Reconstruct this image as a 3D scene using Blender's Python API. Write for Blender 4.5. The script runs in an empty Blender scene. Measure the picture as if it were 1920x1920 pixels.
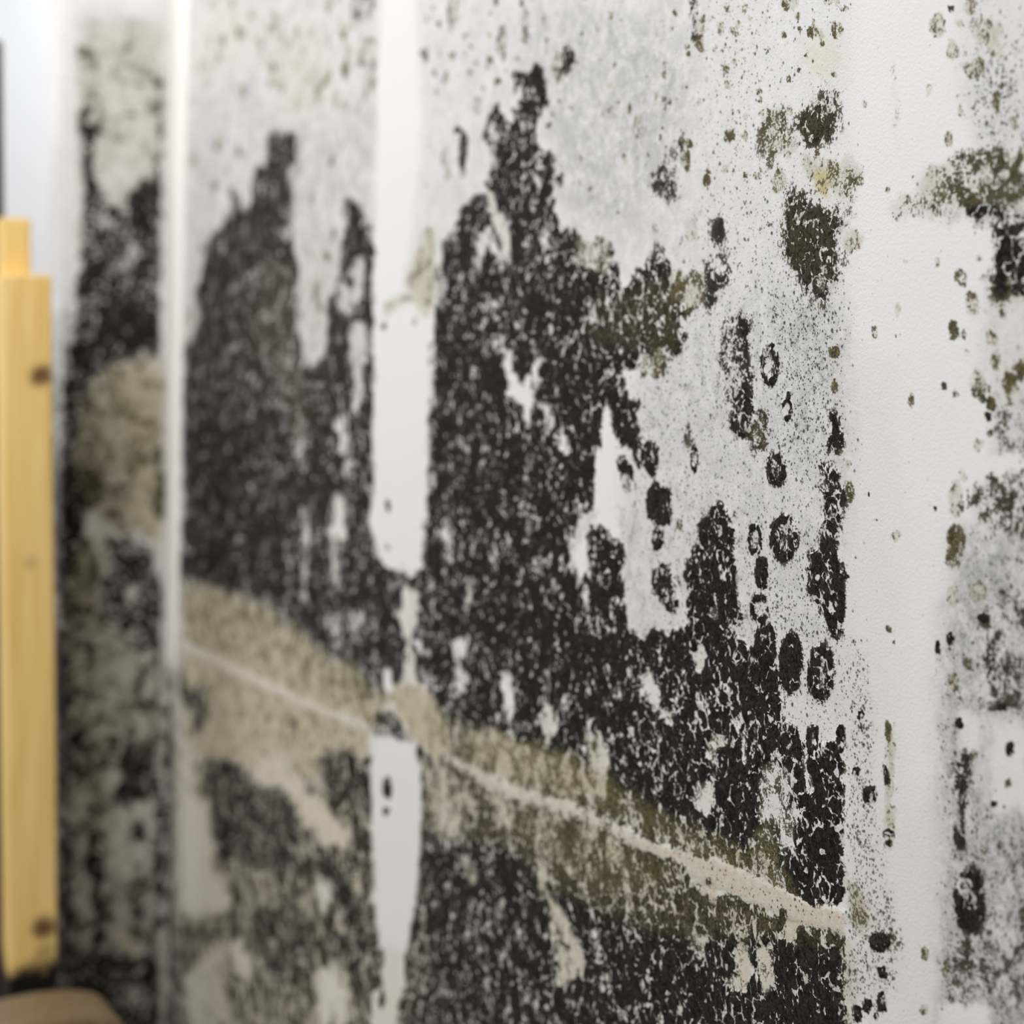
import bpy, math, random
import numpy as np
from mathutils import Matrix, Vector

# ------------------------------------------------------------------ camera
F = 3560.0                      # focal length for a 1920 wide frame
ALPHA = math.radians(25.4)      # the wall recedes this far left of the lens axis
PITCH = math.radians(3.6)
ROLL = math.radians(-0.27)
HORIZON, CX = 745.0, 960.0
CY = HORIZON - F * math.tan(PITCH)
EYE = Vector((0.0, 0.0, 0.69))
scene = bpy.context.scene
COL = scene.collection
rot = (Matrix.Rotation(-ALPHA, 3, 'Z') @ Matrix.Rotation(math.pi / 2 + PITCH, 3, 'X') @ Matrix.Rotation(ROLL, 3, 'Z'))
cam_data = bpy.data.cameras.new('camera')
cam_data.sensor_width = 36.0
cam_data.lens = 36.0 * F / 1920.0
cam_data.shift_x = (960.0 - CX) / 1920.0
cam_data.shift_y = (CY - 960.0) / 1920.0
cam_data.clip_start = 0.01
cam = bpy.data.objects.new('camera', cam_data)
cam.matrix_world = Matrix.Translation(EYE) @ rot.to_4x4()
COL.objects.link(cam)
scene.camera = cam
cam_data.dof.use_dof = True
cam_data.dof.focus_distance = 0.925
cam_data.dof.aperture_fstop = 5.6
cam_data.dof.aperture_blades = 0

# ------------------------------------------------------------------ light
world = bpy.data.worlds.new('world')
scene.world = world
world.use_nodes = True
world.node_tree.nodes['Background'].inputs[0].default_value = (1.0, 0.93, 0.83, 1)
world.node_tree.nodes['Background'].inputs[1].default_value = 0.30


def area(name, loc, target, size, energy, color):
    d = bpy.data.lights.new(name, 'AREA')
    d.shape = 'RECTANGLE'
    d.size, d.size_y = size
    d.energy, d.color = energy, color
    o = bpy.data.objects.new(name, d)
    o.location = loc
    o.rotation_euler = (Vector(target) - Vector(loc)).to_track_quat('-Z', 'Y').to_euler()
    COL.objects.link(o)


area('ceiling_light', (-0.55, 0.45, 2.1), (0.53, 1.0, 0.75), (1.2, 1.6), 32.0, (0.955, 0.98, 1.0))
area('post_fill', (-0.22, 1.15, 1.62), (0.25, 1.85, 0.75), (0.3, 0.3), 4.6, (1.0, 0.97, 0.92))  # unseen fill added to brighten the upper post
area('far_wall_fill', (-0.6, 2.35, 1.7), (0.2, 3.3, 0.9), (0.8, 1.0), 20.0, (0.95, 0.97, 1.0))  # unseen fill added behind the return wall to whiten the far wall
scene.view_settings.view_transform = 'Standard'
scene.view_settings.look = 'None'
scene.view_settings.gamma = 1.0
scene.view_settings.use_curve_mapping = False
scene.view_settings.exposure = 0.0

WALL_X = 0.53                   # plane of the long wall


def rays(px, py):
    """pixel of the photograph -> direction in the world"""
    r = np.array(rot)
    c = np.stack([(px - CX) / F, -(py - CY) / F, -np.ones_like(px)], -1)
    return c @ r.T


def on_plane(px, py, axis, value):
    px, py = np.asarray(px, float), np.asarray(py, float)
    d = rays(px, py)
    t = (value - EYE[axis]) / d[..., axis]
    return np.array(EYE) + d * t[..., None]


CORNER_Y = float(on_plane(321.0, 960.0, 0, WALL_X)[1])   # where the return wall meets the long wall
FLOOR_Z = 0.0


# ------------------------------------------------------------------ helpers
def tag(o, label=None, category=None, group=None, kind=None):
    for k, v in (('label', label), ('category', category), ('group', group), ('kind', kind)):
        if v:
            o[k] = v
    return o


def mesh_obj(name, verts, faces, mat, parent=None):
    me = bpy.data.meshes.new(name)
    me.from_pydata([tuple(v) for v in verts], [], faces)
    me.update()
    me.materials.append(mat)
    o = bpy.data.objects.new(name, me)
    COL.objects.link(o)
    if parent:
        o.parent = parent
    return o


def box(lo, hi):
    (a, b, c), (d, e, f) = lo, hi
    v = [(a, b, c), (d, b, c), (d, e, c), (a, e, c), (a, b, f), (d, b, f), (d, e, f), (a, e, f)]
    q = [(0, 3, 2, 1), (4, 5, 6, 7), (0, 1, 5, 4), (1, 2, 6, 5), (2, 3, 7, 6), (3, 0, 4, 7)]
    return v, q


class Nodes:
    def __init__(self, name):
        self.m = bpy.data.materials.new(name)
        self.m.use_nodes = True
        self.t = self.m.node_tree
        self.b = self.t.nodes['Principled BSDF']

    def n(self, kind, **kw):
        x = self.t.nodes.new(kind)
        for k, v in kw.items():
            setattr(x, k, v)
        return x

    def put(self, sock, val):
        if hasattr(val, 'is_output'):
            self.t.links.new(val, sock)
        elif isinstance(val, (tuple, list)) and len(val) == 3 and sock.type == 'RGBA':
            sock.default_value = (*val, 1)
        else:
            sock.default_value = val

    def math(self, op, a, b=0.0, c=0.0, clamp=False):
        x = self.n('ShaderNodeMath', operation=op, use_clamp=clamp)
        for i, v in enumerate((a, b, c)):
            self.put(x.inputs[i], v)
        return x.outputs[0]

    def mix(self, fac, a, b):
        x = self.n('ShaderNodeMix', data_type='RGBA')
        self.put(x.inputs['Factor'], fac)
        self.put(x.inputs[6], a)
        self.put(x.inputs[7], b)
        return x.outputs[2]

    def step(self, x, lo, hi, a=0.0, b=1.0):
        m = self.n('ShaderNodeMapRange', interpolation_type='SMOOTHSTEP')
        for i, v in enumerate((x, lo, hi, a, b)):
            self.put(m.inputs[i], v)
        return m.outputs[0]

    def noise(self, vec, scale, detail=3.0, rough=0.55, distortion=0.0):
        x = self.n('ShaderNodeTexNoise')
        self.put(x.inputs['Vector'], vec)
        x.inputs['Scale'].default_value = scale
        x.inputs['Detail'].default_value = detail
        x.inputs['Roughness'].default_value = rough
        x.inputs['Distortion'].default_value = distortion
        return x.outputs['Fac']

    def voronoi(self, vec, scale, feature='F1', rand=1.0):
        x = self.n('ShaderNodeTexVoronoi', feature=feature)
        self.put(x.inputs['Vector'], vec)
        x.inputs['Scale'].default_value = scale
        x.inputs['Randomness'].default_value = rand
        return x


# ------------------------------------------------------------------ materials
def wall_material():
    k = Nodes('mouldy_plaster')
    pos = k.n('ShaderNodeTexCoord').outputs['Object']
    a1 = k.n('ShaderNodeAttribute', attribute_name='growth')
    a2 = k.n('ShaderNodeAttribute', attribute_name='ground')
    s1, s2 = k.n('ShaderNodeSeparateColor'), k.n('ShaderNodeSeparateColor')
    k.put(s1.inputs[0], a1.outputs['Color'])
    k.put(s2.inputs[0], a2.outputs['Color'])
    D, O, S = s1.outputs
    G, B, Y = s2.outputs
    big = k.noise(pos, 62, 3, 0.58, 0.8)
    mid = k.noise(pos, 230, 3, 0.62, 0.9)
    fine = k.noise(pos, 700, 2, 0.65)
    off = k.n('ShaderNodeVectorMath', operation='MULTIPLY_ADD')
    nz = k.n('ShaderNodeTexNoise')
    k.put(nz.inputs['Vector'], pos)
    nz.inputs['Scale'].default_value = 150
    k.put(off.inputs[0], nz.outputs['Color'])
    off.inputs[1].default_value = (0.008, 0.008, 0.008)
    k.put(off.inputs[2], pos)
    wp = off.outputs[0]
    # colonies: rounded cells with pale rims between them, some with a pale ring inside
    edge = k.voronoi(wp, 105, 'DISTANCE_TO_EDGE').outputs['Distance']
    cell = k.voronoi(wp, 105, 'F1')
    cellr = k.n('ShaderNodeSeparateColor')
    k.put(cellr.inputs[0], cell.outputs['Color'])
    rim = k.step(edge, 0.0, 0.13)                        # 0 on the rims
    ring = k.step(k.math('ABSOLUTE', k.math('SUBTRACT', cell.outputs['Distance'], 0.27)), 0.03, 0.11, 1.0, 0.0)
    ring = k.math('MULTIPLY', ring, k.math('LESS_THAN', cellr.outputs[1], 0.28))
    # pale flecks left bare inside the growth
    fl = k.voronoi(wp, 190, 'F1')
    flr = k.n('ShaderNodeSeparateColor')
    k.put(flr.inputs[0], fl.outputs['Color'])
    fleck = k.math('MULTIPLY', k.math('LESS_THAN', flr.outputs[0], 0.24), k.step(fl.outputs['Distance'], 0.16, 0.46, 1.0, 0.0))
    # a few wide pale scars
    sc = k.voronoi(wp, 80, 'F1')
    scr = k.n('ShaderNodeSeparateColor')
    k.put(scr.inputs[0], sc.outputs['Color'])
    scar = k.math('MULTIPLY', k.math('LESS_THAN', scr.outputs[1], 0.16), k.step(sc.outputs['Distance'], 0.10, 0.40, 1.0, 0.0))
    # gather the texture, centred on zero
    t = k.math('MULTIPLY_ADD', big, 1.8, -0.9)
    t = k.math('ADD', t, k.math('MULTIPLY_ADD', mid, 1.5, -0.75))
    t = k.math('ADD', t, k.math('MULTIPLY', k.math('SUBTRACT', fine, 0.5), k.step(D, 0.45, 0.85, 1.6, 0.6)))
    t = k.math('ADD', t, k.math('MULTIPLY', k.math('MULTIPLY_ADD', rim, 0.46, -0.36), k.step(D, 0.5, 0.8)))
    t = k.math('ADD', t, k.math('MULTIPLY_ADD', cellr.outputs[0], 0.30, -0.15))
    t = k.math('SUBTRACT', t, k.math('MULTIPLY', fleck, 0.62))
    t = k.math('SUBTRACT', t, k.math('MULTIPLY', ring, 0.42))
    t = k.math('SUBTRACT', t, k.math('MULTIPLY', scar, 0.5))
    f = k.math('ADD', k.math('MULTIPLY', t, 0.95), D)
    cover = k.step(f, 0.38, 0.54)
    cover = k.math('MULTIPLY', cover, k.step(D, 0.03, 0.14))
    # scattered pin-head specks
    def specks(scale, gain, r0, r1):
        v = k.voronoi(pos, scale, 'F1')
        c = k.n('ShaderNodeSeparateColor')
        k.put(c.inputs[0], v.outputs['Color'])
        on = k.math('LESS_THAN', c.outputs[0], k.math('MULTIPLY', k.math('MULTIPLY', S, gain), k.step(mid, 0.3, 0.6, 0.35, 1.5)))
        rad = k.math('MULTIPLY_ADD', c.outputs[1], 0.6, 0.6)
        return k.math('MULTIPLY', on, k.step(k.math('DIVIDE', v.outputs['Distance'], rad), r0, r1, 1.0, 0.0))
    dots = k.math('MAXIMUM', specks(620, 0.95, 0.26, 0.52), specks(310, 0.42, 0.20, 0.42))
    # the bare ground
    mott = k.math('ADD', k.math('MULTIPLY', big, 0.4), k.math('ADD', k.math('MULTIPLY', mid, 0.35), k.math('MULTIPLY', fine, 0.25)))
    gmod = k.math('MULTIPLY', G, k.step(mott, 0.34, 0.62, 0.15, 1.35), clamp=True)
    gmod = k.math('ADD', gmod, k.math('MULTIPLY', S, 0.22), clamp=True)
    ground = k.mix(gmod, (0.82, 0.82, 0.825), (0.38, 0.39, 0.395))
    ground = k.mix(k.math('MULTIPLY', B, k.step(mid, 0.25, 0.7, 0.7, 1.1), clamp=True), ground, (0.56, 0.48, 0.345))
    ground = k.mix(Y, ground, (0.66, 0.58, 0.30))
    olive_wash = k.math('MULTIPLY', k.math('MULTIPLY', O, k.step(D, 0.03, 0.35)), 0.5)
    ground = k.mix(k.math('MULTIPLY', olive_wash, k.step(mott, 0.3, 0.65, 0.4, 1.4), clamp=True), ground, (0.36, 0.315, 0.17))
    ground = k.mix(k.math('MULTIPLY', k.step(D, 0.3, 0.85), k.step(mid, 0.35, 0.65, 0.0, 0.7)), ground, (0.26, 0.235, 0.19))
    # the growth itself: thin and brownish where it is young, black where it is old
    tone = k.step(k.math('ADD', k.math('MULTIPLY', fine, 0.55), k.math('MULTIPLY', mid, 0.45)), 0.40, 0.66)
    black = k.mix(tone, (0.004, 0.004, 0.0035), (0.036, 0.033, 0.029))
    thin = k.mix(tone, (0.042, 0.037, 0.027), (0.18, 0.158, 0.112))
    black = k.mix(k.step(k.math('ADD', D, k.math('MULTIPLY', t, 0.35)), 0.38, 0.74), thin, black)
    olive = k.mix(tone, (0.040, 0.033, 0.015), (0.20, 0.168, 0.085))
    growth = k.mix(k.math('MULTIPLY', k.step(O, 0.12, 0.95), k.step(big, 0.3, 0.62, 0.55, 1.0)), black, olive)
    col = k.mix(cover, ground, growth)
    col = k.mix(k.math('MULTIPLY', dots, 0.9), col, k.mix(k.math('MULTIPLY', O, 0.8), (0.03, 0.029, 0.027), (0.12, 0.10, 0.055)))
    k.put(k.b.inputs['Base Color'], col)
    k.b.inputs['Roughness'].default_value = 0.85
    k.b.inputs['Specular IOR Level'].default_value = 0.12
    bump = k.n('ShaderNodeBump')
    bump.inputs['Strength'].default_value = 0.55
    bump.inputs['Distance'].default_value = 0.0006
    hgt = k.math('MULTIPLY', k.noise(pos, 850, 2, 0.5), 0.7)
    k.put(bump.inputs['Height'], hgt)
    k.put(k.b.inputs['Normal'], bump.outputs[0])
    return k.m


def plain(name, color, rough=0.8, var=0.08, scale=30):
    k = Nodes(name)
    pos = k.n('ShaderNodeTexCoord').outputs['Object']
    c2 = tuple(c * (1 - var) for c in color)
    k.put(k.b.inputs['Base Color'], k.mix(k.noise(pos, scale, 4), color, c2))
    k.b.inputs['Roughness'].default_value = rough
    k.b.inputs['Specular IOR Level'].default_value = 0.2
    return k.m


def wood_material(name, light, dark, knots=(), base_black=None):
    """pine with a long vertical grain; knots are (x, z, radius) in the world; the foot turns black below a ragged line"""
    k = Nodes(name)
    pos = k.n('ShaderNodeTexCoord').outputs['Object']
    mp = k.n('ShaderNodeMapping')
    k.put(mp.inputs[0], pos)
    mp.inputs['Scale'].default_value = (1, 1, 0.05)
    g = k.noise(mp.outputs[0], 140, 4, 0.6, 0.4)
    col = k.mix(k.step(g, 0.3, 0.75), light, dark)
    sp = k.n('ShaderNodeSeparateXYZ')
    k.put(sp.inputs[0], pos)
    nz = k.noise(pos, 55, 3)
    for (x, z, r, amt) in knots:
        dx = k.math('SUBTRACT', sp.outputs[0], x)
        dz = k.math('SUBTRACT', sp.outputs[2], z)
        d = k.math('SQRT', k.math('ADD', k.math('MULTIPLY', dx, dx), k.math('MULTIPLY', dz, dz)))
        d = k.math('ADD', d, k.math('MULTIPLY_ADD', nz, r * 1.0, -r * 0.5))
        col = k.mix(k.step(d, r * 0.35, r * 1.1, amt, 0.0), col, (0.13, 0.06, 0.022))
    if base_black is not None:
        zz = k.math('ADD', sp.outputs[2], k.math('MULTIPLY_ADD', nz, -0.05, 0.025))
        zz = k.math('ADD', zz, k.math('MULTIPLY', k.math('SUBTRACT', sp.outputs[0], base_black[0]), -0.28))
        col = k.mix(k.step(zz, base_black[1] - 0.012, base_black[1] + 0.012, 1.0, 0.0), col, (0.006, 0.005, 0.004))
    k.put(k.b.inputs['Base Color'], col)
    k.b.inputs['Roughness'].default_value = 0.6
    k.b.inputs['Specular IOR Level'].default_value = 0.25
    return k.m


# ------------------------------------------------------------------ the mould: traced in the photograph's frame, laid on the walls
X0, Y0, ST = -60, -180, 2.0
NX, NY = 1130, 1150
rng = np.random.default_rng(11)


def vnoise(cell_x, cell_y, seed):
    r = np.random.default_rng(seed)
    gx, gy = int(NX * ST / cell_x) + 4, int(NY * ST / cell_y) + 4
    g = r.random((gy, gx))
    xs, ys = np.arange(NX) * ST / cell_x, np.arange(NY) * ST / cell_y
    xi, yi = xs.astype(int), ys.astype(int)
    fx, fy = xs - xi, ys - yi
    fx, fy = fx * fx * (3 - 2 * fx), (fy * fy * (3 - 2 * fy))[:, None]
    a = g[yi][:, xi] * (1 - fx) + g[yi][:, xi + 1] * fx
    b = g[yi + 1][:, xi] * (1 - fx) + g[yi + 1][:, xi + 1] * fx
    return a * (1 - fy) + b * fy - 0.5


def boxblur(a, r, axis):
    if r < 1:
        return a
    pad = [(0, 0), (0, 0)]
    pad[axis] = (r + 1, r)
    c = np.cumsum(np.pad(a, pad, mode='edge'), axis=axis)
    n = a.shape[axis]
    hi = np.take(c, np.arange(2 * r + 1, 2 * r + 1 + n), axis=axis)
    lo = np.take(c, np.arange(0, n), axis=axis)
    return (hi - lo) / (2 * r + 1)


def blur(a, soft):
    r = int(round(soft / ST / 2))
    for ax in (0, 1):
        for _ in range(2):
            a = boxblur(a, r, ax)
    return a


LAYERS = {c: np.zeros((NY, NX)) for c in 'DOSGBY'}


def apply(mask, sl, sets):
    for c, v in sets.items():
        L = LAYERS[c][sl]
        L += (v - L) * mask


def parse(txt):
    return {t[0]: float(t[1:]) for t in txt.split()}


def poly(sets, pts, soft=8.0):
    p = np.array([float(v) for v in pts.replace(',', ' ').split()]).reshape(-1, 2)
    m = soft * 1.5 + 4
    x0 = max(0, int((p[:, 0].min() - m - X0) / ST)); x1 = min(NX, int((p[:, 0].max() + m - X0) / ST) + 2)
    y0 = max(0, int((p[:, 1].min() - m - Y0) / ST)); y1 = min(NY, int((p[:, 1].max() + m - Y0) / ST) + 2)
    if x1 <= x0 or y1 <= y0:
        return
    xs, ys = X0 + ST * np.arange(x0, x1), Y0 + ST * np.arange(y0, y1)
    inside = np.zeros((y1 - y0, x1 - x0), bool)
    for (ax, ay), (bx, by) in zip(p, np.roll(p, -1, 0)):
        if ay == by:
            continue
        rows = (ys >= min(ay, by)) & (ys < max(ay, by))
        xc = ax + (ys - ay) * (bx - ax) / (by - ay)
        inside ^= rows[:, None] & (xs[None, :] < xc[:, None])
    apply(blur(inside.astype(float), soft), np.s_[y0:y1, x0:x1], parse(sets))


def spot(sets, x, y, rx, ry, ring=0.0, soft=0.35):
    """one colony; ring > 0 leaves a paler heart"""
    m = 1.6
    x0 = max(0, int((x - rx * m - X0) / ST)); x1 = min(NX, int((x + rx * m - X0) / ST) + 2)
    y0 = max(0, int((y - ry * m - Y0) / ST)); y1 = min(NY, int((y + ry * m - Y0) / ST) + 2)
    if x1 <= x0 or y1 <= y0:
        return
    xs, ys = X0 + ST * np.arange(x0, x1), Y0 + ST * np.arange(y0, y1)
    r = np.sqrt(((xs[None] - x) / rx) ** 2 + ((ys[:, None] - y) / ry) ** 2)
    k = np.clip((1 + soft / 2 - r) / soft, 0, 1)
    if ring:
        k = k * (1 - ring * np.clip((0.72 - r) / 0.3, 0, 1))
    apply(k, np.s_[y0:y1, x0:x1], parse(sets))


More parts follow.
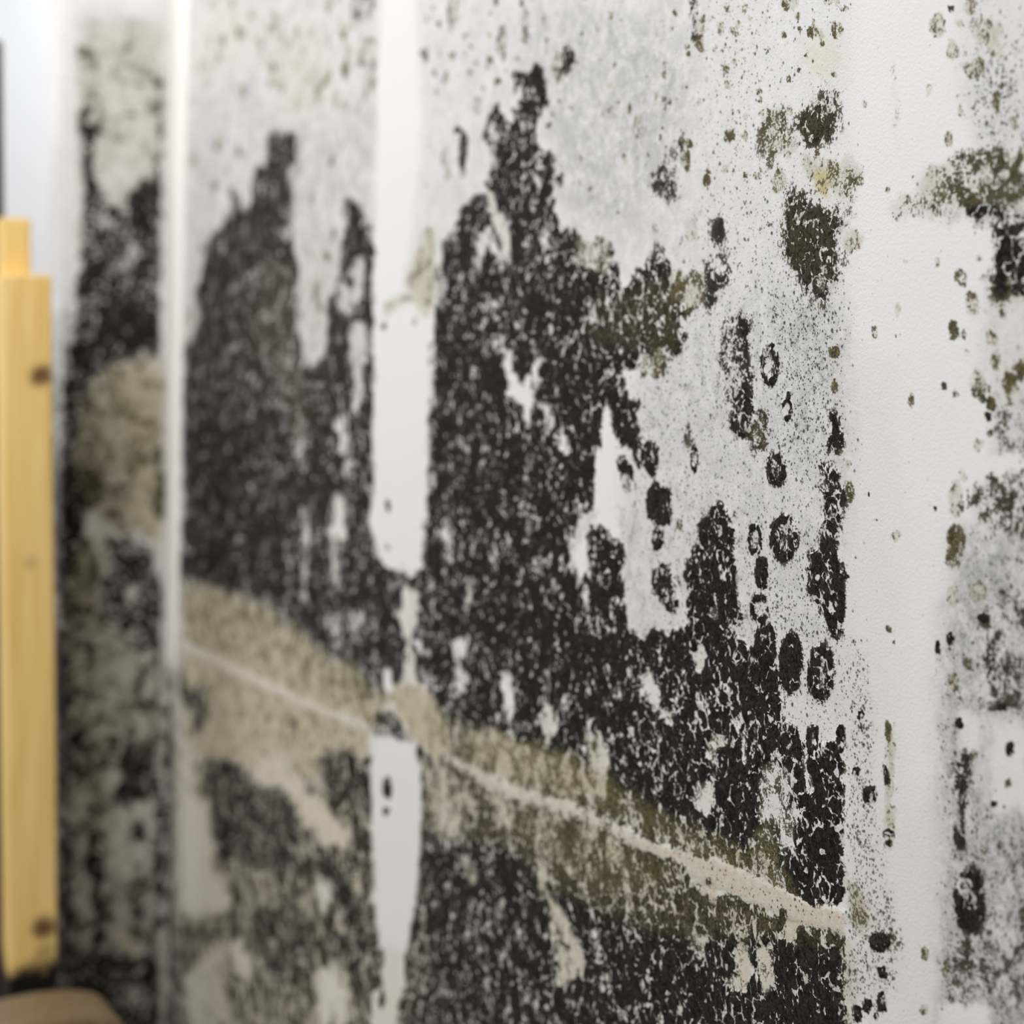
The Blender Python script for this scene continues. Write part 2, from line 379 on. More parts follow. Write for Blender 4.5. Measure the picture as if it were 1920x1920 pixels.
TRACED_PATCHES = """
# ---- bare ground of the long wall
P 60 | G.62 B.06 S.05 | 322 -180 720 -180 720 700 322 700
P 60 | G.36 B.04 S.06 | 780 -180 1420 -180 1420 520 780 520
P 50 | G.62 S.08 | 985 20 1130 10 1250 60 1300 160 1230 330 1180 410 1060 420 1040 250 990 120
P 60 | G.16 S.36 | 1330 -180 1600 -180 1600 1400 1480 1500 1330 1200 1200 900 1300 500
P 40 | G.34 D.07 S.36 | 1180 720 1330 560 1460 520 1600 560 1600 1000 1400 1300 1180 1200
P 50 | G.45 D.08 S.62 | 1450 560 1560 560 1580 760 1560 900 1460 860
P 30 | G.30 S.5 | 1460 1020 1560 1040 1580 1300 1500 1330 1440 1200
P 40 | G.28 D.14 O.6 S.05 | 480 0 700 0 700 160 640 230 560 230 500 180
P 40 | G.28 B.25 D.10 O.7 | 345 0 480 0 480 130 345 160
P 30 | G.30 B.25 D.16 O.7 | 520 60 600 60 600 210 520 210
P 60 | G.14 S.22 | 1420 -180 1600 -180 1600 330 1420 300
P 30 | Y.30 | 1510 80 1570 80 1580 150 1520 150
P 40 | G.0 B.0 S.02 | 1600 -180 1780 -180 1765 500 1790 700 1770 900 1755 1300 1760 1920 1660 1920 1620 1300 1600 700
P 50 | B.14 | 1585 620 1680 700 1690 1300 1700 1920 1590 1920
P 60 | B.16 | 1640 1500 1920 1500 1920 2100 1690 2100
P 40 | G.16 B.04 D.05 S.32 | 1800 -180 2160 -180 2160 330 1840 280 1800 200
P 30 | S.55 G.25 | 1810 120 1920 100 1920 280 1830 260
P 40 | G.22 B.12 D.10 O.7 S.12 | 1845 540 2160 540 2160 740 1870 780 1835 660
P 50 | G.72 B.05 D.10 S.36 | 1800 990 2160 990 2160 2100 1775 2100 1770 1700 1770 1250
P 40 | G.75 D.16 S.45 | 1780 1590 2160 1590 2160 2100 1770 2100
# ---- left bay of the long wall
P 12 | D.97 O.22 S0 | 340 640 360 600 378 500 385 455 405 440 425 415 433 340 448 365 457 400 468 385 478 325 498 305 505 250 515 225 525 240 530 268 545 230 558 250 560 290 546 330 548 400 553 430 562 480 548 540 540 600 555 660 590 690 620 640 605 560 618 500 640 470 650 372 680 368 684 430 690 425 702 432 706 520 706 1010 720 1060 745 1075 800 1060 800 1290 720 1310 660 1262 600 1222 560 1185 500 1152 420 1112 338 1098
P 20 | D.90 O.45 | 490 480 560 500 550 640 520 720 470 640
P 26 | D.86 O.45 | 520 560 570 640 590 800 560 900 530 800
P 7 | D.05 B.18 | 560 420 640 470 636 500 612 560 606 600 590 660 572 640 560 560
P 7 | D.55 O.6 | 588 520 601 520 601 600 590 610
P 7 | D.10 B.1 | 640 532 672 525 676 545 655 570 660 580 645 588 632 560
P 7 | D.05 | 662 480 682 480 674 530 662 530
P 7 | D.12 | 662 605 690 600 692 660 678 700 672 770 660 772 658 700
P 6 | D.20 | 586 615 606 610 603 660 592 660
P 6 | D.18 | 632 780 650 780 658 850 650 860 640 850
P 6 | D.18 B.2 | 626 930 642 925 650 960 632 1050 620 1040 622 990
P 6 | D.25 B.3 | 626 1050 640 1050 642 1095 630 1095
P 6 | D.22 | 564 800 572 800 574 880 566 880
P 6 | D.30 | 563 960 578 960 582 1120 570 1120
P 6 | D.25 | 662 1145 680 1142 686 1200 674 1218 668 1180
P 6 | D.28 | 620 1160 634 1155 640 1190 630 1195
P 6 | D.15 | 640 880 660 870 668 900 650 905
P 8 | D.3 B.2 | 345 590 372 560 376 590 362 640 346 660
P 20 | D1.05 O.0 | 345 800 520 800 530 1080 440 1090 345 1060
# tape edge band under the black of the left bay
P 16 | D.34 O.8 B.85 G.3 S0 | 336 1108 420 1122 500 1162 560 1196 600 1232 660 1272 722 1318 724 1372 600 1330 336 1222
P 24 | D.50 O1 B.8 | 336 1096 440 1108 520 1150 600 1210 690 1275 730 1300 740 1330 660 1290 560 1215 440 1140 336 1115
P 20 | D.30 O.5 B.85 G.15 | 336 1208 600 1320 700 1362 700 1420 560 1480 420 1440 336 1400
# lower left bay
P 18 | D.60 O.30 B.75 | 325 1400 420 1440 560 1480 700 1420 700 2100 322 2100
P 9 | D.80 O.2 B.6 | 336 1246 350 1290 386 1290 392 1325 372 1390 354 1350 338 1300
P 16 | D.86 O.15 | 385 1420 443 1425 480 1462 520 1480 548 1485 566 1530 560 1640 533 1660 500 1610 443 1615 404 1602 390 1498
P 14 | D.86 O.2 | 602 1420 645 1400 696 1425 700 1500 688 1530 646 1510 605 1472
P 12 | D.82 O.2 | 575 1545 605 1540 615 1600 600 1640 580 1600
P 10 | D.62 O.3 | 545 1345 556 1345 552 1400 535 1400
P 12 | D.10 B.7 O.2 | 480 1420 542 1420 558 1459 605 1506 657 1571 647 1597 615 1587 566 1529 542 1482 480 1467
P 14 | D.05 B.6 O.1 | 325 1490 388 1506 404 1628 430 1680 410 1706 355 1722 325 1690
P 10 | D.20 B.6 O.1 | 326 1395 345 1390 362 1430 365 1500 328 1500
P 14 | D.84 O.2 | 600 1610 690 1600 700 1740 680 1860 640 1820 600 1720
P 14 | D.80 O.2 | 470 1700 545 1690 600 1760 580 1830 500 1830 480 1760
P 14 | D.10 B.45 O.1 | 592 1830 640 1800 646 1840 655 1920 620 1930 595 1900
P 8 | D.2 B.4 | 590 1650 615 1642 618 1690 600 1712
P 8 | D.2 B.6 O.5 | 628 1715 642 1710 652 1760 642 1768
P 8 | D.25 B.8 O.5 | 664 1640 682 1635 682 1662 666 1668
P 10 | D.25 B.6 O.2 | 430 1770 460 1760 470 1850 440 1830
P 14 | D.16 B.7 O.1 | 350 1820 420 1760 430 1920 352 1960
P 12 | D.62 O.2 | 425 1700 450 1690 470 1740 440 1760
# ---- middle bay, the great black patch
P 9 | D.91 O.16 S0 | 790 1200 797 1000 803 880 808 700 816 620 812 560 822 530 832 470 846 440 864 391 880 372 905 360 914 318 922 294 911 262 906 243 918 225 923 198 936 193 948 227 962 224 972 182 962 158 968 136 990 138 1015 130 1020 156 1022 182 1010 221 1008 247 1018 273 1033 281 1046 297 1050 326 1043 352 1028 372 1036 391 1044 417 1058 446 1068 432 1082 432 1090 455 1108 462 1125 444 1140 450 1153 480 1158 500 1172 538 1184 512 1207 495 1218 470 1238 470 1262 505 1266 540 1300 555 1290 580 1272 605 1282 636 1266 662 1252 676 1246 701 1231 713 1207 697 1189 685 1170 700 1181 748 1202 752 1204 813 1190 835 1160 830 1150 775 1142 748 1128 792 1132 824 1117 865 1119 897 1111 936 1113 957 1100 978 1076 1020 1072 1040 1100 1120 1106 1000 1116 992 1130 990 1145 1010 1160 1000 1170 1020 1177 1043 1173 1085 1170 1120 1174 1158 1205 1205 1222 1180 1280 1182 1284 1140 1296 1110 1284 1076 1300 1040 1312 990 1324 965 1334 942 1352 940 1370 958 1380 1010 1378 1060 1384 1106 1393 1153 1380 1185 1402 1210 1440 1190 1470 1290 1475 1350 1500 1385 1530 1400 1560 1385 1583 1400 1584 1500 1590 1640 1582 1668 1572 1702 1532 1697 1475 1671 1390 1630 1300 1606 1200 1571 1140 1536 1055 1500 960 1476 840 1412 800 1330
P 14 | D.80 O.5 | 1170 560 1220 520 1290 545 1280 600 1265 660 1200 640 1160 640
P 12 | D.55 O1 | 1262 505 1300 500 1322 510 1322 560 1290 580 1262 560
P 14 | D.85 O.45 | 1090 560 1170 540 1250 600 1240 660 1160 650 1100 660
P 8 | D.45 O.8 | 1200 670 1250 650 1246 701 1231 712 1208 697
P 7 | D.5 O.6 | 1080 450 1140 448 1156 500 1130 520 1090 500
P 5 | D.05 | 1165 488 1190 490 1186 520 1177 540 1170 520
P 20 | D.97 O.05 | 815 560 930 500 1080 560 1120 700 1080 900 1060 1150 1150 1250 1180 1400 1060 1370 900 1330 815 1200
P 5 | D.08 B.15 | 945 660 962 655 966 690 975 730 998 690 996 745 985 800 975 760 962 750 950 745
P 5 | D.10 | 1000 640 1012 650 1008 740 1000 740
P 5 | D.15 | 930 622 945 618 948 655 932 665
P 5 | D.2 B.3 | 908 360 925 355 935 395 948 420 955 470 945 500 935 440 920 400
P 5 | D.2 | 900 440 920 430 940 470 952 488 930 478 915 460 905 500 895 520 890 510
P 5 | D.2 | 1005 430 1018 430 1028 470 1016 480
P 5 | D.15 | 1022 760 1034 755 1036 815 1022 820
P 5 | D.15 | 1048 810 1062 815 1070 840 1066 850 1048 840
P 5 | D.2 | 1006 325 1014 325 1012 350 1006 350
P 5 | D.18 B.3 | 920 225 928 225 930 290 938 330 948 350 940 340 925 300
P 5 | D.15 | 835 980 848 975 852 1030 842 1050 834 1030
P 5 | D.2 B.3 | 872 1078 884 1078 886 1130 876 1130
P 5 | D.15 B.2 | 805 640 815 640 812 740 806 740
P 5 | D.2 B.3 | 755 1100 778 1098 782 1160 775 1230 792 1290 790 1320 765 1310 750 1290 762 1200 752 1150
P 5 | D.15 | 778 1200 790 1195 794 1230 784 1236
P 5 | D.15 | 942 1260 965 1258 970 1300 958 1350 968 1360 950 1370 945 1320
P 5 | D.2 | 855 1195 880 1190 870 1230 862 1290 872 1260 882 1280 862 1300 850 1270
P 8 | D.30 B.3 O.2 | 1020 1330 1040 1320 1050 1345 1025 1400 1012 1415 1018 1380
P 12 | D.34 B.4 O.4 | 1092 1380 1130 1370 1145 1420 1150 1480 1130 1470 1100 1445
# olive band above the seam, middle bay
P 26 | D.66 O.85 B.5 | 790 1330 860 1350 960 1380 1060 1420 1150 1460 1240 1520 1330 1560 1420 1600 1475 1672 1300 1606 1140 1536 960 1476 800 1410
P 16 | D.45 O1 B.7 | 870 1365 960 1375 1020 1400 1090 1430 1160 1480 1090 1500 960 1460 880 1430
P 14 | D.24 O.95 B.85 | 720 1290 770 1280 810 1310 830 1370 850 1420 800 1420 745 1345
P 10 | D.30 B.2 S.2 | 1311 1459 1337 1470 1335 1530 1322 1525 1300 1512
P 14 | D.36 B.1 S.3 | 1425 1420 1472 1420 1480 1500 1496 1560 1472 1607 1455 1570 1420 1537
P 12 | D.6 O.9 | 1420 1560 1440 1540 1475 1640 1500 1690 1450 1660 1400 1620
P 10 | D.92 O.1 | 1500 1490 1583 1480 1588 1640 1570 1695 1510 1680
P 12 | D.80 O.1 S.3 | 1400 1330 1470 1340 1500 1400 1490 1440 1400 1420
# light lakes between the colonies
P 5 | D.08 G.4 S.22 | 1155 955 1212 955 1218 1043 1230 1116 1243 1127 1239 1168 1246 1176 1276 1168 1284 1180 1246 1186 1220 1178 1205 1204 1194 1178 1174 1155 1168 1127 1173 1085 1177 1043 1168 1012
P 6 | D.14 G.5 S.15 | 1098 972 1128 955 1110 992 1088 1014 1076 1038 1088 1085 1102 1110 1102 1122 1092 1120 1080 1085 1068 1040 1072 1016
P 4 | D.1 | 1270 1075 1276 1075 1274 1120 1284 1160 1280 1180 1272 1160 1266 1120
P 7 | D.18 B.2 S.2 | 1202 1252 1220 1254 1233 1299 1233 1325 1267 1330 1275 1345 1262 1366 1246 1345 1215 1325 1202 1293
P 4 | D.1 B.25 | 1288 1220 1325 1215 1330 1245 1316 1262 1300 1250
P 4 | D.12 | 1333 1120 1350 1128 1345 1155 1322 1152
P 4 | D.1 B.3 | 1340 1375 1360 1368 1360 1395 1348 1410 1340 1460 1334 1470 1340 1420 1328 1400
P 4 | D.12 | 1378 1340 1386 1340 1400 1420 1400 1450 1392 1430
P 4 | D.06 | 1503 1395 1514 1400 1516 1440 1532 1483 1510 1486
P 5 | D.07 | 1384 955 1403 955 1408 1040 1414 1100 1400 1150 1384 1195 1378 1190 1395 1150 1384 1106
# colonies right of the great patch
P 6 | D.93 | 1239 1046 1225 1060 1222 1085 1230 1116 1243 1127 1267 1150 1270 1100 1262 1075 1249 1060
P 7 | D.63 O.1 S.3 | 1343 626 1351 600 1371 588 1387 583 1408 588 1403 626 1400 675 1408 694 1412 730 1405 760 1435 762 1441 790 1440 830 1433 848 1415 850 1400 820 1380 822 1365 800 1362 760 1358 720 1352 690 1340 675
P 10 | D.78 O.2 | 1370 740 1410 740 1412 800 1390 822 1370 810
P 6 | D.52 O.5 | 1400 800 1440 770 1440 840 1418 848
P 8 | D.60 O.2 | 1317 480 1361 480 1364 545 1348 569 1332 605 1322 579 1322 532
P 8 | D.50 O.2 | 1332 398 1361 406 1369 443 1361 495 1335 500 1325 482 1332 443
P 10 | D.50 O.2 | 1246 299 1259 260 1283 245 1283 286 1272 325 1272 365 1254 385 1231 385 1223 338
P 6 | D.24 O.7 | 1296 391 1319 396 1317 437 1293 458 1275 463 1280 430
P 6 | D.45 O.2 | 1207 495 1218 461 1236 463 1245 480 1240 500
P 6 | D.92 O.1 | 1291 -60 1312 -60 1308 40 1304 70 1296 78 1293 50
P 8 | D.42 O.8 | 1304 25 1322 20 1322 60 1316 95 1296 95
P 8 | D.85 | 1547 868 1576 886 1581 975 1570 1025 1585 1046 1588 1116 1582 1194 1574 1222 1560 1190 1534 1137 1516 1116 1516 1038 1535 1030 1540 986
P 8 | D.74 O.1 S.4 | 1557 762 1566 770 1578 805 1576 845 1553 850 1548 792
# upper right blotches
P 22 | D.56 O.7 S.3 | 1425 234 1441 208 1472 198 1485 234 1482 260 1464 299 1428 305 1420 273
P 22 | D.78 O.5 S.5 | 1530 185 1537 167 1566 169 1579 188 1566 221 1566 255 1545 281 1498 266 1496 229 1522 200
P 10 | D.48 O.7 | 1469 260 1496 260 1493 286 1472 302
P 14 | D.46 O.85 S.3 | 1555 300 1590 290 1615 310 1620 345 1600 372 1565 360 1520 340 1525 300
P 8 | D.30 O1 Y.9 | 1526 325 1545 315 1558 335 1550 368 1528 366
P 24 | D.84 O.42 S.5 | 1490 344 1511 365 1514 391 1550 391 1587 380 1602 398 1587 422 1576 443 1576 520 1566 532 1560 555 1545 563 1516 548 1495 524 1472 493 1460 470 1470 430 1474 400 1465 375
P 12 | D.38 O.95 | 1582 440 1600 428 1622 440 1618 462 1590 468
P 12 | D.36 O1 S.3 | 1500 285 1530 290 1525 330 1505 325
# right-hand panel
P 22 | D.54 O.60 S.3 | 1722 344 1740 312 1774 307 1790 292 1847 281 1930 270 2160 280 2160 560 1930 545 1878 566 1850 558 1847 511 1860 480 1872 450 1826 422 1798 411 1772 435 1764 406 1732 411 1717 396 1691 401 1686 422 1672 406 1675 375 1680 365 1706 370 1732 372
P 12 | D.78 O.1 | 1870 430 1930 400 1960 540 1880 550 1856 520
P 12 | D.4 O.9 | 1722 344 1740 312 1774 307 1775 360 1735 370
P 8 | D.82 O.1 | 1814 396 1840 385 1930 395 1930 410 1840 415 1820 420
P 8 | D.36 O.7 S.3 | 1824 39 1878 39 1886 86 1883 117 1847 86 1826 81
P 14 | D.30 G.4 O.2 S.3 | 1866 780 1930 740 1960 860 1850 860
P 12 | D.52 O.35 S.3 | 1821 923 1837 907 1870 890 1960 870 1960 1015 1890 1012 1870 990 1830 995 1818 960
P 14 | D.45 G.5 | 1842 1150 1930 1100 1940 1330 1860 1350 1830 1250
P 20 | D.04 G.08 S.05 | 1862 1355 1900 1345 1940 1380 1940 1530 1860 1520 1850 1440
P 12 | D.07 S.08 G.1 | 1788 1330 1850 1350 1840 1420 1800 1410
P 20 | D.42 G.8 S.5 | 1785 1760 1850 1720 1940 1700 1960 1960 1850 1890 1780 1890
P 20 | D.42 G.8 S.5 | 1880 1570 1960 1540 1960 1720 1900 1700
P 8 | D.02 S.05 G.0 | 1762 1888 1848 1884 1855 1925 1762 1960
# the lower black patch under the seam
P 14 | D.76 O.6 B.6 | 790 1420 860 1430 960 1494 1060 1524 1150 1555 1240 1605 1290 1620 1300 1650 1390 1690 1460 1715 1500 1735 1570 1750 1590 1770 1604 1820 1590 2100 780 2100 785 1600
P 20 | D.92 O.22 B.3 | 792 1560 880 1570 960 1590 1020 1660 1100 1690 1200 1740 1300 1760 1400 1760 1500 1760 1588 1790 1590 2100 760 2100 775 1700
P 14 | D.42 O.5 B.7 | 800 1430 850 1440 880 1500 860 1560 810 1560 800 1500
P 24 | D.58 O.75 B.8 | 960 1500 1100 1545 1220 1610 1260 1660 1160 1680 1020 1610 960 1560
P 12 | D.30 B.6 O.3 | 1007 1602 1022 1620 1030 1670 1064 1712 1077 1753 1100 1805 1064 1852 1046 1847 1048 1798 1025 1732 1018 1667
P 8 | D.38 G.6 | 1272 1727 1290 1735 1325 1760 1322 1795 1300 1800 1284 1760
P 8 | D.28 B.6 | 1387 1766 1403 1766 1416 1826 1390 1850 1366 1850 1380 1810
P 7 | D.25 B.7 | 868 1620 885 1618 900 1640 895 1665 880 1655
P 7 | D.3 B.6 | 920 1480 950 1500 960 1560 940 1560
P 8 | D.30 B.5 | 825 1500 850 1495 858 1560 838 1590 826 1540
P 10 | D.3 B.6 O.2 | 1420 1780 1450 1770 1455 1840 1430 1870
P 10 | D.52 O.3 S.5 | 1590 1720 1640 1700 1690 1766 1680 1798 1650 1790 1600 1780
P 12 | D.58 O.3 S.4 | 1640 1810 1670 1805 1672 1850 1650 1900 1638 1860
P 20 | S.62 D.10 | 1590 1180 1640 1240 1640 1500 1680 1700 1690 1800 1660 1910 1590 1910
P 10 | D.34 O1 S.4 | 1658 1370 1674 1370 1678 1590 1660 1590
P 12 | D.30 O1 B.4 | 1580 1660 1610 1660 1640 1740 1600 1750
P 9 | S.5 | 1762 1650 1776 1650 1785 1880 1768 1890
P 12 | S.4 | 1760 1200 1790 1200 1800 1500 1764 1560
P 10 | D.10 O.9 | 1668 110 1686 110 1688 290 1672 290
P 10 | S.2 O.4 | 1590 560 1602 560 1605 1010 1590 1010
P 10 | D.74 O.3 B.5 S0 | 688 1420 800 1420 800 2100 688 2100
# ---- return wall beyond the corner
P 40 | G.48 B.24 D.14 O.5 S0 Y0 | -60 -180 322 -180 322 520 -60 520
P 30 | G.14 B.05 D.0 | -60 -180 322 -180 322 30 -60 30
P 24 | G.60 B.28 D.22 O.4 | 150 60 300 70 300 300 150 300
P 20 | G0 B.05 D0 | 100 -180 142 -180 142 650 100 650
P 12 | D.94 O.0 | 154 200 169 196 177 234 187 260 172 292 177 339 198 365 221 391 242 385 255 352 281 339 292 307 302 294 309 391 305 662 234 665 165 712 135 745 140 620 148 500 154 391 154 286
P 9 | D.72 O.2 | 296 150 308 150 310 310 296 310
P 20 | D.66 G.4 | 180 400 250 410 270 480 230 520 170 480
P 14 | D.97 O0 | 150 600 250 585 300 630 300 668 234 672 165 716 140 745 128 900 120 900 126 720
P 40 | D.50 O.9 B.85 G.9 | 146 750 170 716 234 672 309 668 310 1000 250 980 200 990 140 900
P 40 | D.42 O.4 B.75 G.8 | 180 740 225 730 235 980 190 980
P 14 | D.97 | 126 870 187 865 193 897 172 962 140 985 100 985 100 900
P 8 | D.45 B.3 | 147 897 161 892 165 933 157 938
P 8 | D.86 | 238 850 252 850 252 900 232 925
P 8 | D.88 | 290 845 306 830 308 1000 292 1000
P 12 | D.24 B.9 O.5 | 232 980 262 900 285 870 288 940 300 1000 316 1010 318 1090 296 1030 270 985
P 14 | D.97 | 100 960 165 975 146 1060 112 1115 100 1115
P 24 | D.55 O.5 B.6 G.3 | 112 1115 150 1020 200 990 200 1180 165 1200 120 1180
P 7 | D.18 B.3 | 180 985 194 980 194 1065 182 1065
P 14 | D.85 O.1 | 200 1010 230 1000 280 1020 310 1100 305 1260 200 1230
P 10 | D.30 B.4 | 226 1100 262 1090 258 1120 240 1125
P 8 | D.16 B.6 | 197 1180 222 1175 226 1208 208 1214
P 10 | D.35 B.5 | 228 1195 255 1190 255 1215 232 1215
P 30 | D.47 O.1 B.4 G1.0 | 100 1150 200 1170 300 1240 318 1330 318 2100 100 2100
P 24 | D.40 O.1 B.4 G.95 | 190 1230 296 1250 296 1380 180 1400
P 12 | D.95 | 100 1115 118 1190 120 1500 114 1900 100 1900
P 14 | D.92 O.1 | 200 1410 290 1400 300 1480 230 1520 195 1480
P 10 | D.30 B.35 | 195 1440 235 1400 225 1470 190 1500
P 10 | D.96 | 168 1560 190 1560 196 1900 178 1900
P 10 | D.96 | 292 1480 303 1480 304 1740 292 1740
P 22 | D.22 B.35 G.55 | 200 1540 250 1500 290 1520 296 1620 260 1650 220 1640
P 7 | D.85 | 255 1550 275 1545 275 1580 250 1590
P 10 | D.28 B.3 | 214 1660 238 1660 240 1740 212 1750
P 8 | D.9 | 250 1690 262 1690 262 1750 250 1750
P 12 | D.26 B.9 | 214 1740 240 1750 290 1820 270 1830 230 1790
P 20 | D.9 | 125 1800 300 1790 305 1960 125 1960
P 14 | D.38 B.3 | 120 1470 150 1440 152 1590 122 1600
P 12 | D.38 G.4 | 125 1660 165 1660 170 1700 130 1700
P 14 | D.5 G.4 | 225 1850 290 1850 290 1890 225 1890
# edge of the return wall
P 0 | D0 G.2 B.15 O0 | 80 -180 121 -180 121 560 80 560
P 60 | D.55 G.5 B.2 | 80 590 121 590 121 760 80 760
P 60 | D.96 | 80 720 121 720 121 2100 80 2100
"""
